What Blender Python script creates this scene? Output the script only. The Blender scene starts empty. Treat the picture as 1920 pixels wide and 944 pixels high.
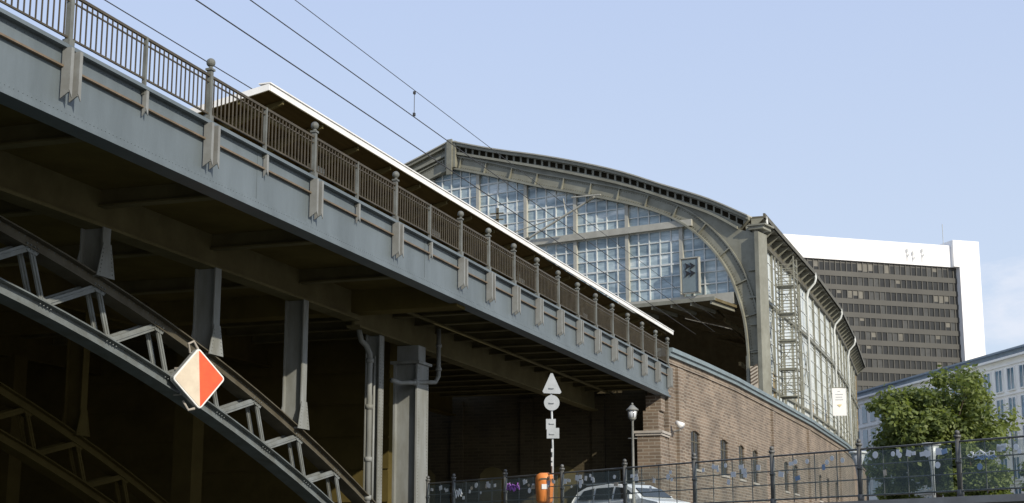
import bpy, bmesh, math, random
from mathutils import Vector, Matrix
random.seed(7)
S=bpy.context.scene
COL=S.collection
# ------------------------------------------------------------------ materials
def nd(nt,t,**k):
    n=nt.nodes.new(t)
    for a,b in k.items(): setattr(n,a,b)
    return n
def mat(name,c1,c2=None,rough=.6,metal=0.,scale=1.5,stretch=(1,1,1),bump=0.,bscale=20,spec=.5,lo=.35,hi=.7,c3=None):
    m=bpy.data.materials.new(name);m.use_nodes=True;nt=m.node_tree
    b=nt.nodes['Principled BSDF'];b.inputs['Roughness'].default_value=rough;b.inputs['Metallic'].default_value=metal
    b.inputs['Specular IOR Level'].default_value=spec
    if c2 is None: c2=tuple(x*.72 for x in c1)
    tc=nd(nt,'ShaderNodeTexCoord');mp=nd(nt,'ShaderNodeMapping');mp.inputs['Scale'].default_value=stretch
    nt.links.new(tc.outputs['Object'],mp.inputs['Vector'])
    n=nd(nt,'ShaderNodeTexNoise');n.inputs['Scale'].default_value=scale;n.inputs['Detail'].default_value=6;n.inputs['Roughness'].default_value=.65
    nt.links.new(mp.outputs[0],n.inputs['Vector'])
    r=nd(nt,'ShaderNodeValToRGB');e=r.color_ramp.elements
    e[0].position=lo;e[0].color=(*c2,1);e[1].position=hi;e[1].color=(*c1,1)
    if c3: q=r.color_ramp.elements.new(min(.98,hi+.12));q.color=(*c3,1)
    nt.links.new(n.outputs['Fac'],r.inputs['Fac']);nt.links.new(r.outputs[0],b.inputs['Base Color'])
    if bump:
        n2=nd(nt,'ShaderNodeTexNoise');n2.inputs['Scale'].default_value=bscale;n2.inputs['Detail'].default_value=4
        nt.links.new(tc.outputs['Object'],n2.inputs['Vector'])
        bp=nd(nt,'ShaderNodeBump');bp.inputs['Strength'].default_value=bump;bp.inputs['Distance'].default_value=.02
        nt.links.new(n2.outputs['Fac'],bp.inputs['Height']);nt.links.new(bp.outputs[0],b.inputs['Normal'])
    return m
def brickmat(name,c1,c2,mortar):
    m=bpy.data.materials.new(name);m.use_nodes=True;nt=m.node_tree;b=nt.nodes['Principled BSDF'];b.inputs['Roughness'].default_value=.85
    tc=nd(nt,'ShaderNodeTexCoord');sx=nd(nt,'ShaderNodeSeparateXYZ');nt.links.new(tc.outputs['Object'],sx.inputs[0])
    ad=nd(nt,'ShaderNodeMath',operation='ADD');nt.links.new(sx.outputs[0],ad.inputs[0]);nt.links.new(sx.outputs[1],ad.inputs[1])
    cx=nd(nt,'ShaderNodeCombineXYZ');nt.links.new(ad.outputs[0],cx.inputs[0]);nt.links.new(sx.outputs[2],cx.inputs[1])
    br=nd(nt,'ShaderNodeTexBrick');br.inputs['Scale'].default_value=1;br.inputs['Brick Width'].default_value=.62;br.inputs['Row Height'].default_value=.17
    br.inputs['Mortar Size'].default_value=.022;br.inputs['Color1'].default_value=(*c1,1);br.inputs['Color2'].default_value=(*c2,1);br.inputs['Mortar'].default_value=(*mortar,1)
    nt.links.new(cx.outputs[0],br.inputs['Vector'])
    n=nd(nt,'ShaderNodeTexNoise');n.inputs['Scale'].default_value=.5;n.inputs['Detail'].default_value=7;nt.links.new(tc.outputs['Object'],n.inputs['Vector'])
    r=nd(nt,'ShaderNodeValToRGB');r.color_ramp.elements[0].position=.3;r.color_ramp.elements[0].color=(.68,.68,.68,1);r.color_ramp.elements[1].position=.65;r.color_ramp.elements[1].color=(1.1,1.1,1.1,1)
    nt.links.new(n.outputs['Fac'],r.inputs[0])
    mx=nd(nt,'ShaderNodeMix',data_type='RGBA',blend_type='MULTIPLY');mx.inputs[0].default_value=1
    nt.links.new(br.outputs['Color'],mx.inputs[6]);nt.links.new(r.outputs[0],mx.inputs[7]);nt.links.new(mx.outputs[2],b.inputs['Base Color'])
    bp=nd(nt,'ShaderNodeBump');bp.inputs['Strength'].default_value=.5;bp.inputs['Distance'].default_value=.02;bp.invert=True
    nt.links.new(br.outputs['Fac'],bp.inputs['Height']);nt.links.new(bp.outputs[0],b.inputs['Normal'])
    return m
M={}
M['girder']=mat('girder_paint',(.142,.170,.184),(.104,.125,.133),.5,scale=.9,stretch=(1,1,.22),bump=.1,spec=.3)
M['truss']=mat('truss_paint',(.165,.19,.195),(.10,.105,.095),.6,scale=1.3,bump=.15,c3=(.21,.225,.225),spec=.25)
M['chordtop']=mat('shaded_chord',(.105,.095,.07),(.065,.055,.035),.7,scale=1.3,bump=.15,spec=.2)  # top chord darkened, the deck's shade is put into its colour
M['lattice']=mat('lattice_paint_lit',(.22,.24,.24),(.14,.145,.13),.6,scale=1.3,bump=.1,spec=.25)  # lighter than the chords, sunlight on the lattice put into the colour
M['bracket']=mat('bracket_paint',(.25,.26,.25),(.18,.18,.165),.55,scale=1.5,spec=.3)
M['rail']=mat('railing_paint',(.085,.070,.045),(.052,.042,.025),.5,scale=2,spec=.3)
M['railpost']=mat('post_paint',(.16,.17,.155),(.10,.10,.085),.5,scale=2,spec=.3)
M['rust']=mat('rusty_ledge',(.19,.14,.095),(.12,.09,.055),.7,scale=3)
M['under']=mat('deck_underside',(.145,.113,.038),(.095,.073,.024),.9,scale=.6,spec=.05)  # olive shadow tone put into this colour and into the beams
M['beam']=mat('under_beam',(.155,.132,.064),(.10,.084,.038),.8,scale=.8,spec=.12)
M['beamdark']=mat('under_beam_shaded',(.085,.066,.023),(.06,.046,.016),.9,scale=.8,spec=.03)  # shaded copy of the bridge steel for rear ribs and columns
M['darkwall']=mat('abutment_stone',(.11,.085,.029),(.075,.058,.019),.95,scale=.7,spec=.03)  # stone darkened, shade under the bridge is part of the colour
M['column']=mat('column_paint_lit',(.27,.285,.28),(.16,.16,.135),.55,scale=1.2,stretch=(1,1,.3),spec=.25)  # lightened so front columns and pipes seem to catch more light
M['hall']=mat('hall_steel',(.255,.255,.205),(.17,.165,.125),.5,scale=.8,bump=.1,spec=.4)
M['halldark']=mat('hall_steel_dark',(.12,.11,.075),(.07,.062,.038),.6,scale=.8)  # darker hall steel for the eave, rivets and small fittings
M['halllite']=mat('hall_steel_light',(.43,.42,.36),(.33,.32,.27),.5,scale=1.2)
M['inner']=mat('hall_lining',(.38,.30,.165),(.25,.19,.10),.8,scale=1.0,spec=.1)
M['soffit']=mat('soffit_boards',(.15,.125,.07),(.10,.08,.042),.8,scale=1.0,stretch=(4,1,1),spec=.1)
M['slot']=mat('roof_slot',(.02,.017,.01),(.012,.01,.006),.9,spec=.05)
M['white']=mat('white_paint',(.82,.82,.80),(.7,.69,.66),.5,scale=1.2)
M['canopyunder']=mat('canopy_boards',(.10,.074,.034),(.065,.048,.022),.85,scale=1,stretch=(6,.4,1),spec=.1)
M['glass']=mat('station_glass',(.38,.47,.50),(.15,.21,.24),.12,scale=.55,stretch=(.45,.45,2.2),spec=.6,lo=.36,hi=.56,c3=(.76,.80,.79))  # pale noise streaks paint cloud reflections into the glass colour
M['sideglass']=mat('side_glass',(.70,.75,.76),(.42,.48,.50),.12,scale=.5,spec=.7)
M['bar']=mat('glazing_bar',(.66,.68,.66),(.52,.54,.51),.5,scale=2)
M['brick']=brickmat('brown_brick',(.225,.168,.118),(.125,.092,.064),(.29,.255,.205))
M['brickdark']=brickmat('shaded_brick',(.065,.050,.025),(.045,.035,.015),(.075,.06,.03))  # brick darkened, the underpass shade is painted into its tones
M['coping']=mat('coping_metal',(.20,.255,.275),(.15,.185,.19),.5,scale=1)
M['stone']=mat('pale_stone',(.45,.42,.37),(.33,.3,.26),.85,scale=1.5,bump=.2)
M['brown']=mat('office_spandrel',(.072,.070,.060),(.058,.056,.048),.4,scale=.2,spec=.3)
M['win_a']=mat('office_window_dark',(.03,.03,.026),(.016,.016,.014),.12,scale=.3)
M['win_b']=mat('office_window_tan',(.16,.15,.12),(.10,.093,.073),.3,scale=.6)
M['win_c']=mat('office_window_grey',(.075,.075,.068),(.05,.05,.045),.15,scale=.6)
M['offwhite']=mat('tower_white',(.82,.81,.79),(.76,.75,.73),.7,scale=.1)
M['facade']=mat('pale_facade',(.88,.88,.85),(.79,.79,.76),.8,scale=.5,stretch=(1,1,.4))
M['slate']=mat('slate_roof',(.22,.28,.33),(.17,.21,.25),.6,scale=1)
M['bluewin']=mat('blue_window',(.17,.29,.39),(.06,.12,.17),.08,scale=.35,spec=.8)
M['fence']=mat('fence_iron',(.12,.12,.112),(.07,.07,.062),.45,scale=4)
M['orange']=mat('orange_plastic',(.78,.27,.07),(.65,.2,.04),.45,scale=4)
M['red']=mat('sign_red',(.75,.11,.03),(.66,.08,.025),.5,scale=3)
M['cream']=mat('sign_cream',(.66,.58,.45),(.55,.47,.36),.5,scale=3)
M['galv']=mat('galvanised_back',(.46,.48,.49),(.37,.39,.39),.45,.2,scale=3)
M['lampmetal']=mat('lamp_metal',(.22,.22,.2),(.14,.14,.12),.5,scale=4)
M['carwhite']=mat('car_paint',(.78,.79,.79),(.74,.75,.75),.2,scale=1)
M['carglass']=mat('car_glass',(.03,.035,.035),(.02,.02,.02),.05,scale=1,spec=.8)
M['tyre']=mat('rubber',(.02,.02,.02),None,.8)
M['lens']=mat('headlight_lens',(.7,.72,.74),None,.1,spec=.8)
M['asphalt']=mat('asphalt',(.06,.06,.057),(.04,.04,.038),.9,scale=2,bump=.2)
M['paving']=mat('paving_stone',(.26,.25,.23),(.18,.17,.15),.85,scale=2,bump=.2)
M['bark']=mat('bark',(.12,.09,.06),(.06,.045,.03),.9,scale=6,stretch=(1,1,.2),bump=.5)
M['cable']=mat('cable',(.045,.045,.045),None,.6)
M['black']=mat('black_housing',(.015,.015,.017),None,.6)
M['yellow']=mat('yellow_print',(.78,.65,.32),None,.6)
M['purple']=mat('purple_paint',(.45,.16,.62),None,.5)
M['tagwhite']=mat('white_marker',(.88,.89,.88),(.82,.82,.8),.5)
M['bluest']=mat('blue_sticker',(.3,.42,.6),None,.5)
def leafmat(name,c):
    m=mat(name,c,tuple(x*.6 for x in c),.55,scale=3,spec=.3);nt=m.node_tree
    b=nt.nodes['Principled BSDF'];out=nt.nodes['Material Output'];t=nd(nt,'ShaderNodeBsdfTranslucent');t.inputs[0].default_value=(c[0]*1.5,c[1]*1.5,c[2]*.8,1)
    mx=nd(nt,'ShaderNodeMixShader');mx.inputs[0].default_value=.35
    nt.links.new(b.outputs[0],mx.inputs[1]);nt.links.new(t.outputs[0],mx.inputs[2]);nt.links.new(mx.outputs[0],out.inputs[0]);return m
M['leaf']=leafmat('leaf_green',(.20,.245,.075))
M['leafdark']=leafmat('leaf_dark',(.115,.15,.045))
# fence glass
m=bpy.data.materials.new('clear_glass');m.use_nodes=True;nt=m.node_tree;b=nt.nodes['Principled BSDF']
b.inputs['Base Color'].default_value=(.35,.42,.41,1);b.inputs['Roughness'].default_value=.05
t=nd(nt,'ShaderNodeBsdfTransparent');t.inputs[0].default_value=(.95,.97,.96,1);mx=nd(nt,'ShaderNodeMixShader');mx.inputs[0].default_value=.12
nt.links.new(t.outputs[0],mx.inputs[1]);nt.links.new(b.outputs[0],mx.inputs[2]);nt.links.new(mx.outputs[0],nt.nodes['Material Output'].inputs[0]);M['clear']=m
# water
m=mat('river_water',(.03,.045,.04),(.02,.03,.027),.12,scale=.3,bump=.4,bscale=1.2);M['water']=m
# ------------------------------------------------------------------ mesh builder
class MB:
    def __init__(s): s.v=[];s.f=[];s.mi=[];s.cur=0
    def add(s,vs,fs):
        o=len(s.v);s.v+= [tuple(x) for x in vs]
        for f in fs: s.f.append(tuple(i+o for i in f));s.mi.append(s.cur)
        return s
    def box(s,x0,x1,y0,y1,z0,z1):
        v=[(x,y,z) for z in (z0,z1) for y in (y0,y1) for x in (x0,x1)]
        return s.add(v,[(0,2,3,1),(4,5,7,6),(0,1,5,4),(2,6,7,3),(0,4,6,2),(1,3,7,5)])
    def ob(s,c,ax,ay,az):
        c=Vector(c);ax=Vector(ax);ay=Vector(ay);az=Vector(az)
        v=[c+ax*i+ay*j+az*k for k in(-1,1) for j in(-1,1) for i in(-1,1)]
        return s.add(v,[(0,2,3,1),(4,5,7,6),(0,1,5,4),(2,6,7,3),(0,4,6,2),(1,3,7,5)])
    def beam(s,a,b,w,h,up=(0,0,1)):
        a=Vector(a);b=Vector(b);d=(b-a);L=d.length;d.normalize();up=Vector(up)
        sd=d.cross(up)
        if sd.length<1e-4: sd=d.cross(Vector((1,0,0)))
        sd.normalize();u=sd.cross(d).normalized()
        return s.ob((a+b)/2,d*(L/2),sd*(w/2),u*(h/2))
    def prism(s,pts,ext):
        n=len(pts);e=Vector(ext);v=[Vector(p) for p in pts];v2=[p+e for p in v]
        return s.add(v+v2,[tuple(range(n)),tuple(range(2*n-1,n-1,-1))]+[(i,(i+1)%n,(i+1)%n+n,i+n) for i in range(n)])
    def tube(s,path,r,n=8,cap=True):
        P=[Vector(p) for p in path];rs=r if isinstance(r,(list,tuple)) else [r]*len(P)
        vs=[];prev=None
        for i,p in enumerate(P):
            if i==0: d=P[1]-P[0]
            elif i==len(P)-1: d=P[-1]-P[-2]
            else: d=(P[i+1]-P[i]).normalized()+(P[i]-P[i-1]).normalized()
            d.normalize()
            if prev is None:
                a=d.orthogonal().normalized()
            else:
                a=prev-d*prev.dot(d)
                a=a.normalized() if a.length>1e-5 else d.orthogonal().normalized()
            prev=a;b=d.cross(a)
            for k in range(n):
                t=2*math.pi*k/n;vs.append(p+(a*math.cos(t)+b*math.sin(t))*rs[i])
        fs=[(i*n+k,i*n+(k+1)%n,(i+1)*n+(k+1)%n,(i+1)*n+k) for i in range(len(P)-1) for k in range(n)]
        if cap: fs+=[tuple(range(n-1,-1,-1)),tuple(range((len(P)-1)*n,len(P)*n))]
        return s.add(vs,fs)
    def sph(s,c,r,n=10,m=6,sz=1.):
        path=[];rr=[]
        for i in range(m+1):
            t=math.pi*i/m;path.append((c[0],c[1],c[2]-math.cos(t)*r*sz));rr.append(max(.002,math.sin(t)*r))
        return s.tube(path,rr,n)
def obj(name,mb,mats,parent=None,base=(0,0,0),smooth=False):
    me=bpy.data.meshes.new(name)
    B=Vector(base)
    me.from_pydata([tuple(Vector(v)-B) for v in mb.v],[],mb.f)
    if not isinstance(mats,(list,tuple)): mats=[mats]
    for k in mats: me.materials.append(M[k])
    for p,i in zip(me.polygons,mb.mi): p.material_index=i
    bm=bmesh.new();bm.from_mesh(me);bmesh.ops.recalc_face_normals(bm,faces=bm.faces);bm.to_mesh(me);bm.free()
    if smooth:
        for p in me.polygons: p.use_smooth=True
    o=bpy.data.objects.new(name,me);COL.objects.link(o)
    if parent is not None: o.parent=parent
    else: o.location=B
    return o
class Thing:
    def __init__(s,name,label,cat,base=(0,0,0),group=None):
        s.e=bpy.data.objects.new(name,None);s.e.location=base;s.e.empty_display_size=.5;COL.objects.link(s.e)
        s.e['label']=label;s.e['category']=cat;s.base=base
        if group: s.e['group']=group
    def part(s,name,mb,mats,parent=None,smooth=False,label=None,stuff=False):
        o=obj(name,mb,mats,parent or s.e,s.base,smooth)
        if label:o['label']=label
        if stuff:o['kind']='stuff'
        return o
def single(name,mb,mats,label,cat,base=(0,0,0),group=None,smooth=False):
    o=obj(name,mb,mats,None,base,smooth);o['label']=label;o['category']=cat
    if group:o['group']=group
    return o
def interp(tab,y):
    if y<=tab[0][0]: 
        a,b=tab[0],tab[1]
    elif y>=tab[-1][0]: a,b=tab[-2],tab[-1]
    else:
        for a,b in zip(tab,tab[1:]):
            if a[0]<=y<=b[0]: break
    return a[1]+(b[1]-a[1])*(y-a[0])/(b[0]-a[0])
STREET=1.35
# ------------------------------------------------------------------ setting
def flat(name,pts,z,mk):
    mb=MB();mb.add([(x,y,z) for x,y in pts],[tuple(range(len(pts)))])
    o=obj(name,mb,mk);o['kind']='structure';return o
qy=lambda x:33.3-.702*x
flat('water',[(-4000,-4000),(4000,-4000),(4000,4000),(-4000,4000)],-1.6,'water')
Q=[(-4000,70),(-80,58),(-24,50.6),(-18.9,46.57),(14,qy(14)),(120,qy(120)),(4000,-2700)]
flat('ground',Q+[(4000,4000),(-4000,4000)],STREET-.004,'paving')
flat('road',[(-45,58.0),(-30,55.4),(120,-44),(124,-30),(-14,68),(-30,76),(-45,76)],STREET+.002,'asphalt')
mb=MB()
for a,b in zip(Q[:-1],Q[1:]):
    mb.add([(a[0],a[1]-.002,-3),(b[0],b[1]-.002,-3),(b[0],b[1]-.002,STREET),(a[0],a[1]-.002,STREET)],[(0,1,2,3)])
w=single('quay_wall',mb,'stone','pale stone quay wall above the river','quay wall')
mb=MB();d=Vector((.8185,-.5745,0));n=Vector((.5745,.8185,0))
a=Vector((-18.9,qy(-18.9),STREET+.07));b=Vector((16,qy(16),STREET+.07));mb.beam(a,b,.42,.15)
single('quay_coping',mb,'stone','pale stone coping along the top of the quay wall','coping')
# far bank behind the viewer
mb=MB();mb.box(-4000,4000,-400,-40,-3,1.35)
o=obj('riverbank_ground',mb,'paving');o['kind']='structure'
# ------------------------------------------------------------------ bridge
BX=-18.
br=Thing('railway_bridge','blue grey riveted steel railway bridge over the river','bridge',(BX,48,STREET))
mb=MB();Y0,Y1=-12,78.4
mb.box(BX-.06,BX,Y0,Y1,8.8,10.2)            # web
mb.box(BX-.35,BX+.14,Y0,Y1,8.70,8.80)         # bottom flange
mb.box(BX-.35,BX+.09,Y0,Y1,8.80,8.84)
mb.box(BX-.4,BX+.16,Y0,Y1,10.2,10.28)        # top flange
mb.box(BX-.01,BX+.05,Y0,Y1,8.84,8.98)
y=Y0
while y<Y1:   # plate joint covers
    mb.box(BX-.01,BX+.012,y+.55,y+.85,8.98,10.2);y+=11.2
g0=br.part('main_girder',mb,'girder')
mb=MB();y=Y0+1
while y<Y1-1:
    if y>14:
        mb.sph((BX+.05,y,8.91),.016,5,2)
        mb.sph((BX+.0,y,10.13),.016,5,2)
    y+=.14
br.part('girder_rivets',mb,'girder',g0,stuff=True)
mb=MB();mb.box(BX+.002,BX+.10,Y0,Y1,9.80,9.84);br.part('girder_ledge',mb,'rust')
posts=[25.2-5.6*k for k in range(6,0,-1)]+[25.2+5.6*k for k in range(5)]+[50.4+2.8*k for k in range(11)]
posts[-1]=78.25
def stiff(yc,z0,z1,dep,pair=True):
    mb=MB()
    for off in ((-.15,.15) if pair else (0,)):
        pts=[(BX+.05,yc+off-.02,z1),(BX+dep,yc+off-.02,z1),(BX+dep,yc+off-.02,z0+.12),(BX+.05,yc+off-.02,z0)]
        mb.prism(pts,(0,.035,0))
        mb.prism([(BX+dep,yc+off-.02,z0+.16),(BX+dep,yc+off+.08,z0+.02),(BX+dep,yc+off+.08,z1),(BX+dep,yc+off-.02,z1)],(.02,0,0))
    return mb
for yc in posts:
    br.part('girder_bracket',stiff(yc,9.15,10.2,.24),'bracket')
    if 0<yc<48: br.part('girder_stiffener',stiff(yc+2.8,9.62,10.2,.13,False),'bracket')
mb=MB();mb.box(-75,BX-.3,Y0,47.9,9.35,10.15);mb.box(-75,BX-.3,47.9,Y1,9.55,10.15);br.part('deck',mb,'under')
for i in range(11):
    yc=-6.6+5.6*i
    if yc>47: break
    mb=MB();mb.box(-74,BX-.25,yc-.04,yc+.04,8.95,9.35);mb.box(-74,BX-.25,yc-.16,yc+.16,8.90,8.95);br.part('cross_beam',mb,'beam')
y=49.3
while y<78:
    mb=MB();mb.box(-74,BX-.25,y-.035,y+.035,9.0,9.55);mb.box(-74,BX-.25,y-.12,y+.12,8.95,9.0);br.part('cross_beam',mb,'beam');y+=1.4*1.5
mb=MB();mb.box(-74,BX-.1,47.7,48.5,8.6,9.5);br.part('pier_head_beam',mb,'under')
for X in (-22,-30,-38,-46,-58):
    mb=MB();mb.box(X-.05,X+.05,Y0,48,8.4,9.35);mb.box(X-.28,X+.28,Y0,48,8.34,8.42);mb.box(X-.05,X+.05,48,Y1,8.2,9.55);mb.box(X-.25,X+.25,48,Y1,8.12,8.2)
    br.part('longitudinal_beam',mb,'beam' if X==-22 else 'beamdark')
ztop=lambda y:8.54-.0059*(y-16.8)**2
NY=[32.5-2.8*k for k in range(16,0,-1)]+[32.5+2.8*k for k in range(8)]
def archrib(X,mks,rivets):
    ys=[-18+1.4*k for k in range(51)];rib=None
    for dz,hh,mk in ((-.15,.24,mks[0]),(-1.52,.24,mks[1])):
        mb=MB()
        for a,b in zip(ys,ys[1:]):
            if b>53: break
            A=(X,a,ztop(a)+dz);B=(X,b,ztop(b)+dz)
            mb.beam(A,B,.30,hh)
            mb.beam((X,a,ztop(a)+dz+hh/2+.02),(X,b,ztop(b)+dz+hh/2+.02),.62,.035)
            mb.beam((X,a,ztop(a)+dz-hh/2-.02),(X,b,ztop(b)+dz-hh/2-.02),.5,.035)
        rib=br.part('arch_chord',mb,mk)
    mb=MB();rv=MB()
    for a in NY:
        b=a+2.8
        if b>52.6: break
        top=lambda y:(ztop(y)-.27);bot=lambda y:ztop(y)-1.4
        for xo in (-.16,.16):
            mb.ob(((X+xo),a+.27,(top(a)+bot(a+.55))/2),(.025,0,0),(0,.09,0),Vector((0,.275,(bot(a+.55)-top(a))/2)))
            mb.ob(((X+xo),a+.27,(top(a)+bot(a+.55))/2),(.05,0,0),(0,.02,0),Vector((0,.275,(bot(a+.55)-top(a))/2)))
            p=Vector((X+xo,a+.70,bot(a+.70)+.05));q=Vector((X+xo,b-.12,top(b-.12)-.02));dd=(q-p);L=dd.length;dd.normalize();nn=Vector((1,0,0)).cross(dd)
            mb.ob((p+q)/2,(.025,0,0),dd*(L/2),nn*.09)
            mb.ob((p+q)/2,(.05,0,0),dd*(L/2),nn*.02)
        xo=.19
        for yy,zz,sgn in ((a,top(a),-1),(a+.62,bot(a+.62),1)):
            s2=-.0118*(yy-16.8)
            pts=[(X+xo,yy-.30,zz-.30*s2),(X+xo,yy+.30,zz+.30*s2),(X+xo,yy+.17,zz+.17*s2+sgn*.13),(X+xo,yy-.17,zz-.17*s2+sgn*.13)]
            mb.prism(pts,(.02,0,0))
            if rivets:
                for k in range(4):
                    for r2 in range(2):
                        yq=yy-.21+.14*k;zq=zz+(yq-yy)*s2-sgn*(.05)+sgn*r2*.10
                        rv.sph((X+.215,yq,zq),.024,6,3)
        if rivets:
            for k in range(12):
                yq=a+2.8*k/12
                for dz in (-.06,-.24,-1.42,-1.62):
                    rv.sph((X+.155,yq,ztop(yq)+dz),.02,5,2)
    br.part('arch_lattice',mb,mks[2],rib)
    if rivets: br.part('rivets',rv,mks[1],rib,stuff=True)
archrib(-22,('chordtop','truss','lattice'),True)
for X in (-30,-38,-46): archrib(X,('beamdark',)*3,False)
def column(X,Yc,z0,z1,wx,wy,foot=True):
    mb=MB()
    mb.box(X-wx/2,X+wx/2,Yc-.03,Yc+.03,z0,z1)
    mb.box(X-wx/2-.02,X-wx/2+.02,Yc-wy/2,Yc+wy/2,z0,z1);mb.box(X+wx/2-.02,X+wx/2+.02,Yc-wy/2,Yc+wy/2,z0,z1)
    mb.prism([(X+wx/2+.022,Yc-wy/2-.22,z0),(X+wx/2+.022,Yc+wy/2+.22,z0),(X+wx/2+.022,Yc+wy/2,z0+.85),(X+wx/2+.022,Yc-wy/2,z0+.85)],(.03,0,0))
    mb.prism([(X-wx/2,Yc-wy/2-.2,z0),(X-wx/2,Yc+wy/2+.2,z0),(X-wx/2,Yc+wy/2,z0+.7),(X-wx/2,Yc-wy/2,z0+.7)],(-.03,0,0))
    mb.box(X-wx/2,X+wx/2,Yc-wy/2-.1,Yc+wy/2+.1,z0,z0+.06)
    for k in range(7):
        for s in(-1,1): mb.sph((X+wx/2+.06,Yc+s*(wy/2+.1-.018*k),z0+.1+.1*k),.022,6,3)
    return mb
for X in (-22,-30,-38,-46):
    for yc in (32.5,38.1,43.7):
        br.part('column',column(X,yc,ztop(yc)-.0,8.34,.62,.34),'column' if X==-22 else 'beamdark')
# pier columns by the quay
mb=column(-22.1,50.1,STREET,8.2,.5,.40)
for k in range(60):
    for s in (-1,1): mb.sph((-22.1+.25+.03,50.1+s*.13,1.6+.11*k),.02,6,3)
br.part('pier_column',mb,'column')
mb=MB();mb.box(-22.3,-21.45,52.6,53.3,STREET,8.1);mb.box(-22.35,-22.27,52.4,53.5,STREET,7.4);mb.box(-21.47,-21.40,52.4,53.5,STREET,7.4)
mb.box(-22.45,-21.3,52.3,53.6,7.4,7.5)
for k in range(50):
    for s in (-.42,.42): mb.sph((-21.39,52.95+s,1.6+.115*k),.02,6,3)
br.part('pier_column',mb,'column')
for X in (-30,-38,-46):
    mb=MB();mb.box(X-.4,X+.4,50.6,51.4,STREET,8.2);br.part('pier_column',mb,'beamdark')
mb=MB();mb.tube([(-22.1,48.6,8.3),(-22.0,48.7,7.75),(-21.9,48.9,7.6),(-21.8,49.0,7.3),(-21.8,49.0,STREET)],.10,10)
for z in (7.0,5.4,3.6,2.3): mb.tube([(-21.8,49.0,z),(-21.8,49.0,z+.16)],.14,10)
mb.tube([(-21.8,49.4,7.3),(-21.8,49.4,STREET)],.045,8)
br.part('drain_pipe',mb,'column',smooth=True)
mb=MB();mb.tube([(-21.2,54,8.9),(-21.2,54,7.1),(-21.25,53.8,6.85),(-21.4,52.9,6.75),(-21.6,51.2,6.55),(-21.7,50.7,6.6)],.085,10)
for p in ((-21.2,54,8.2),(-21.2,54,7.3)): mb.tube([p,(p[0],p[1],p[2]+.12)],.12,10)
mb.tube([(-21.45,52.5,6.70),(-21.5,52.3,6.69)],.125,10)
br.part('drain_pipe',mb,'column',smooth=True)
mb=MB();mb.tube([(-22.9,48.3,9.0),(-22.9,77.5,8.95)],.11,10);br.part('service_pipe',mb,'beam',smooth=True)
mb=MB();mb.tube([(-20.8,48.8,8.9),(-20.8,78,8.9)],.07,8);br.part('service_pipe',mb,'beam',smooth=True)
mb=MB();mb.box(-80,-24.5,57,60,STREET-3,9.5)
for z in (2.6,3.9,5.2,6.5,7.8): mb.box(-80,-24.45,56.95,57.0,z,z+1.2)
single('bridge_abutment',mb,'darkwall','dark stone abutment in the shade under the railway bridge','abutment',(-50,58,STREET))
mb=MB();mb.box(-61,-60,-38,56.9,-3,9.3);single('light_blocking_wall',mb,'darkwall','unseen added wall keeping side light from under the bridge','wall',(-60,20,-1.6))  # added out of view to block light from the open far side
# ------------------------------------------------------------------ railing on the bridge
rl=Thing('bridge_railing','grey brown iron railing with ball topped posts on the bridge','railing',(BX,48,10.28))
for yc in posts:
    mb=MB();z1=11.52
    mb.box(BX-.0,BX+.11,yc-.06,yc+.06,10.28,z1);mb.box(BX-.03,BX+.14,yc-.09,yc+.09,z1,z1+.05);mb.box(BX-.03,BX+.14,yc-.09,yc+.09,10.28,10.42)
    mb.tube([(BX+.06,yc,z1+.05),(BX+.06,yc,z1+.11)],.05,8)
    mb.sph((BX+.06,yc,z1+.20),.11,12,8)
    rl.part('railing_post',mb,'railpost')
for a,b in zip(posts,posts[1:]):
    segs=[(a,b)] if b-a<4 else [(a,(a+b)/2),((a+b)/2,b)]
    if len(segs)==2:
        ym=(a+b)/2;mb=MB();mb.box(BX+.02,BX+.10,ym-.035,ym+.035,10.1,11.42);rl.part('intermediate_post',mb,'railpost')
    for c,e in segs:
        mb=MB();mb.box(BX+.03,BX+.09,c,e,11.36,11.42);mb.box(BX+.045,BX+.075,c,e,11.22,11.25);mb.box(BX+.04,BX+.08,c,e,10.44,10.48)
        n=int((e-c)/.185);st=(e-c)/n
        for k in range(1,n): mb.box(BX+.05,BX+.075,c+k*st-.014,c+k*st+.014,10.44,11.38)
        rl.part('railing_panel',mb,'rail')
# ------------------------------------------------------------------ platform canopy
cn=Thing('platform_canopy','long platform canopy with white fascia above the railway bridge','canopy',(-24,70,10.3))
CA=-21.28;CB=-20.9;CY0=40.0;CY1=92.6
mb=MB();mb.add([(CA,CY0,14.12),(CB,CY1,14.12),(CB,CY1,14.32),(CA,CY0,14.32),(CA+.06,CY0,14.12),(CB+.06,CY1,14.12),(CB+.06,CY1,14.32),(CA+.06,CY0,14.32)],[(0,1,2,3),(4,7,6,5),(0,4,5,1),(1,5,6,2),(2,6,7,3),(3,7,4,0)])
mb.prism([(CA+.058,CY0-.03,14.32),(-24.3,CY0-.03,13.72),(-24.3,CY0-.03,13.50),(CA+.058,CY0-.03,14.12)],(0,-.06,0))
mb.prism([(-24.3,CY0-.03,13.72),(-28,CY0-.03,14.40),(-28,CY0-.03,14.15),(-24.3,CY0-.03,13.50)],(0,-.06,0))
mb.beam(((CA-.1),CY0-.1,14.34),((CB-.1),CY1,14.34),.40,.04)
cn.part('fascia',mb,'white')
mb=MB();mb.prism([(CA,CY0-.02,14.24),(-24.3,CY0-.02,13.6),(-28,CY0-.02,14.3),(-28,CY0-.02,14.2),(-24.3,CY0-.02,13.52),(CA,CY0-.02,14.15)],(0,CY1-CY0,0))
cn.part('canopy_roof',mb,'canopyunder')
y=CY0+1
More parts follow.
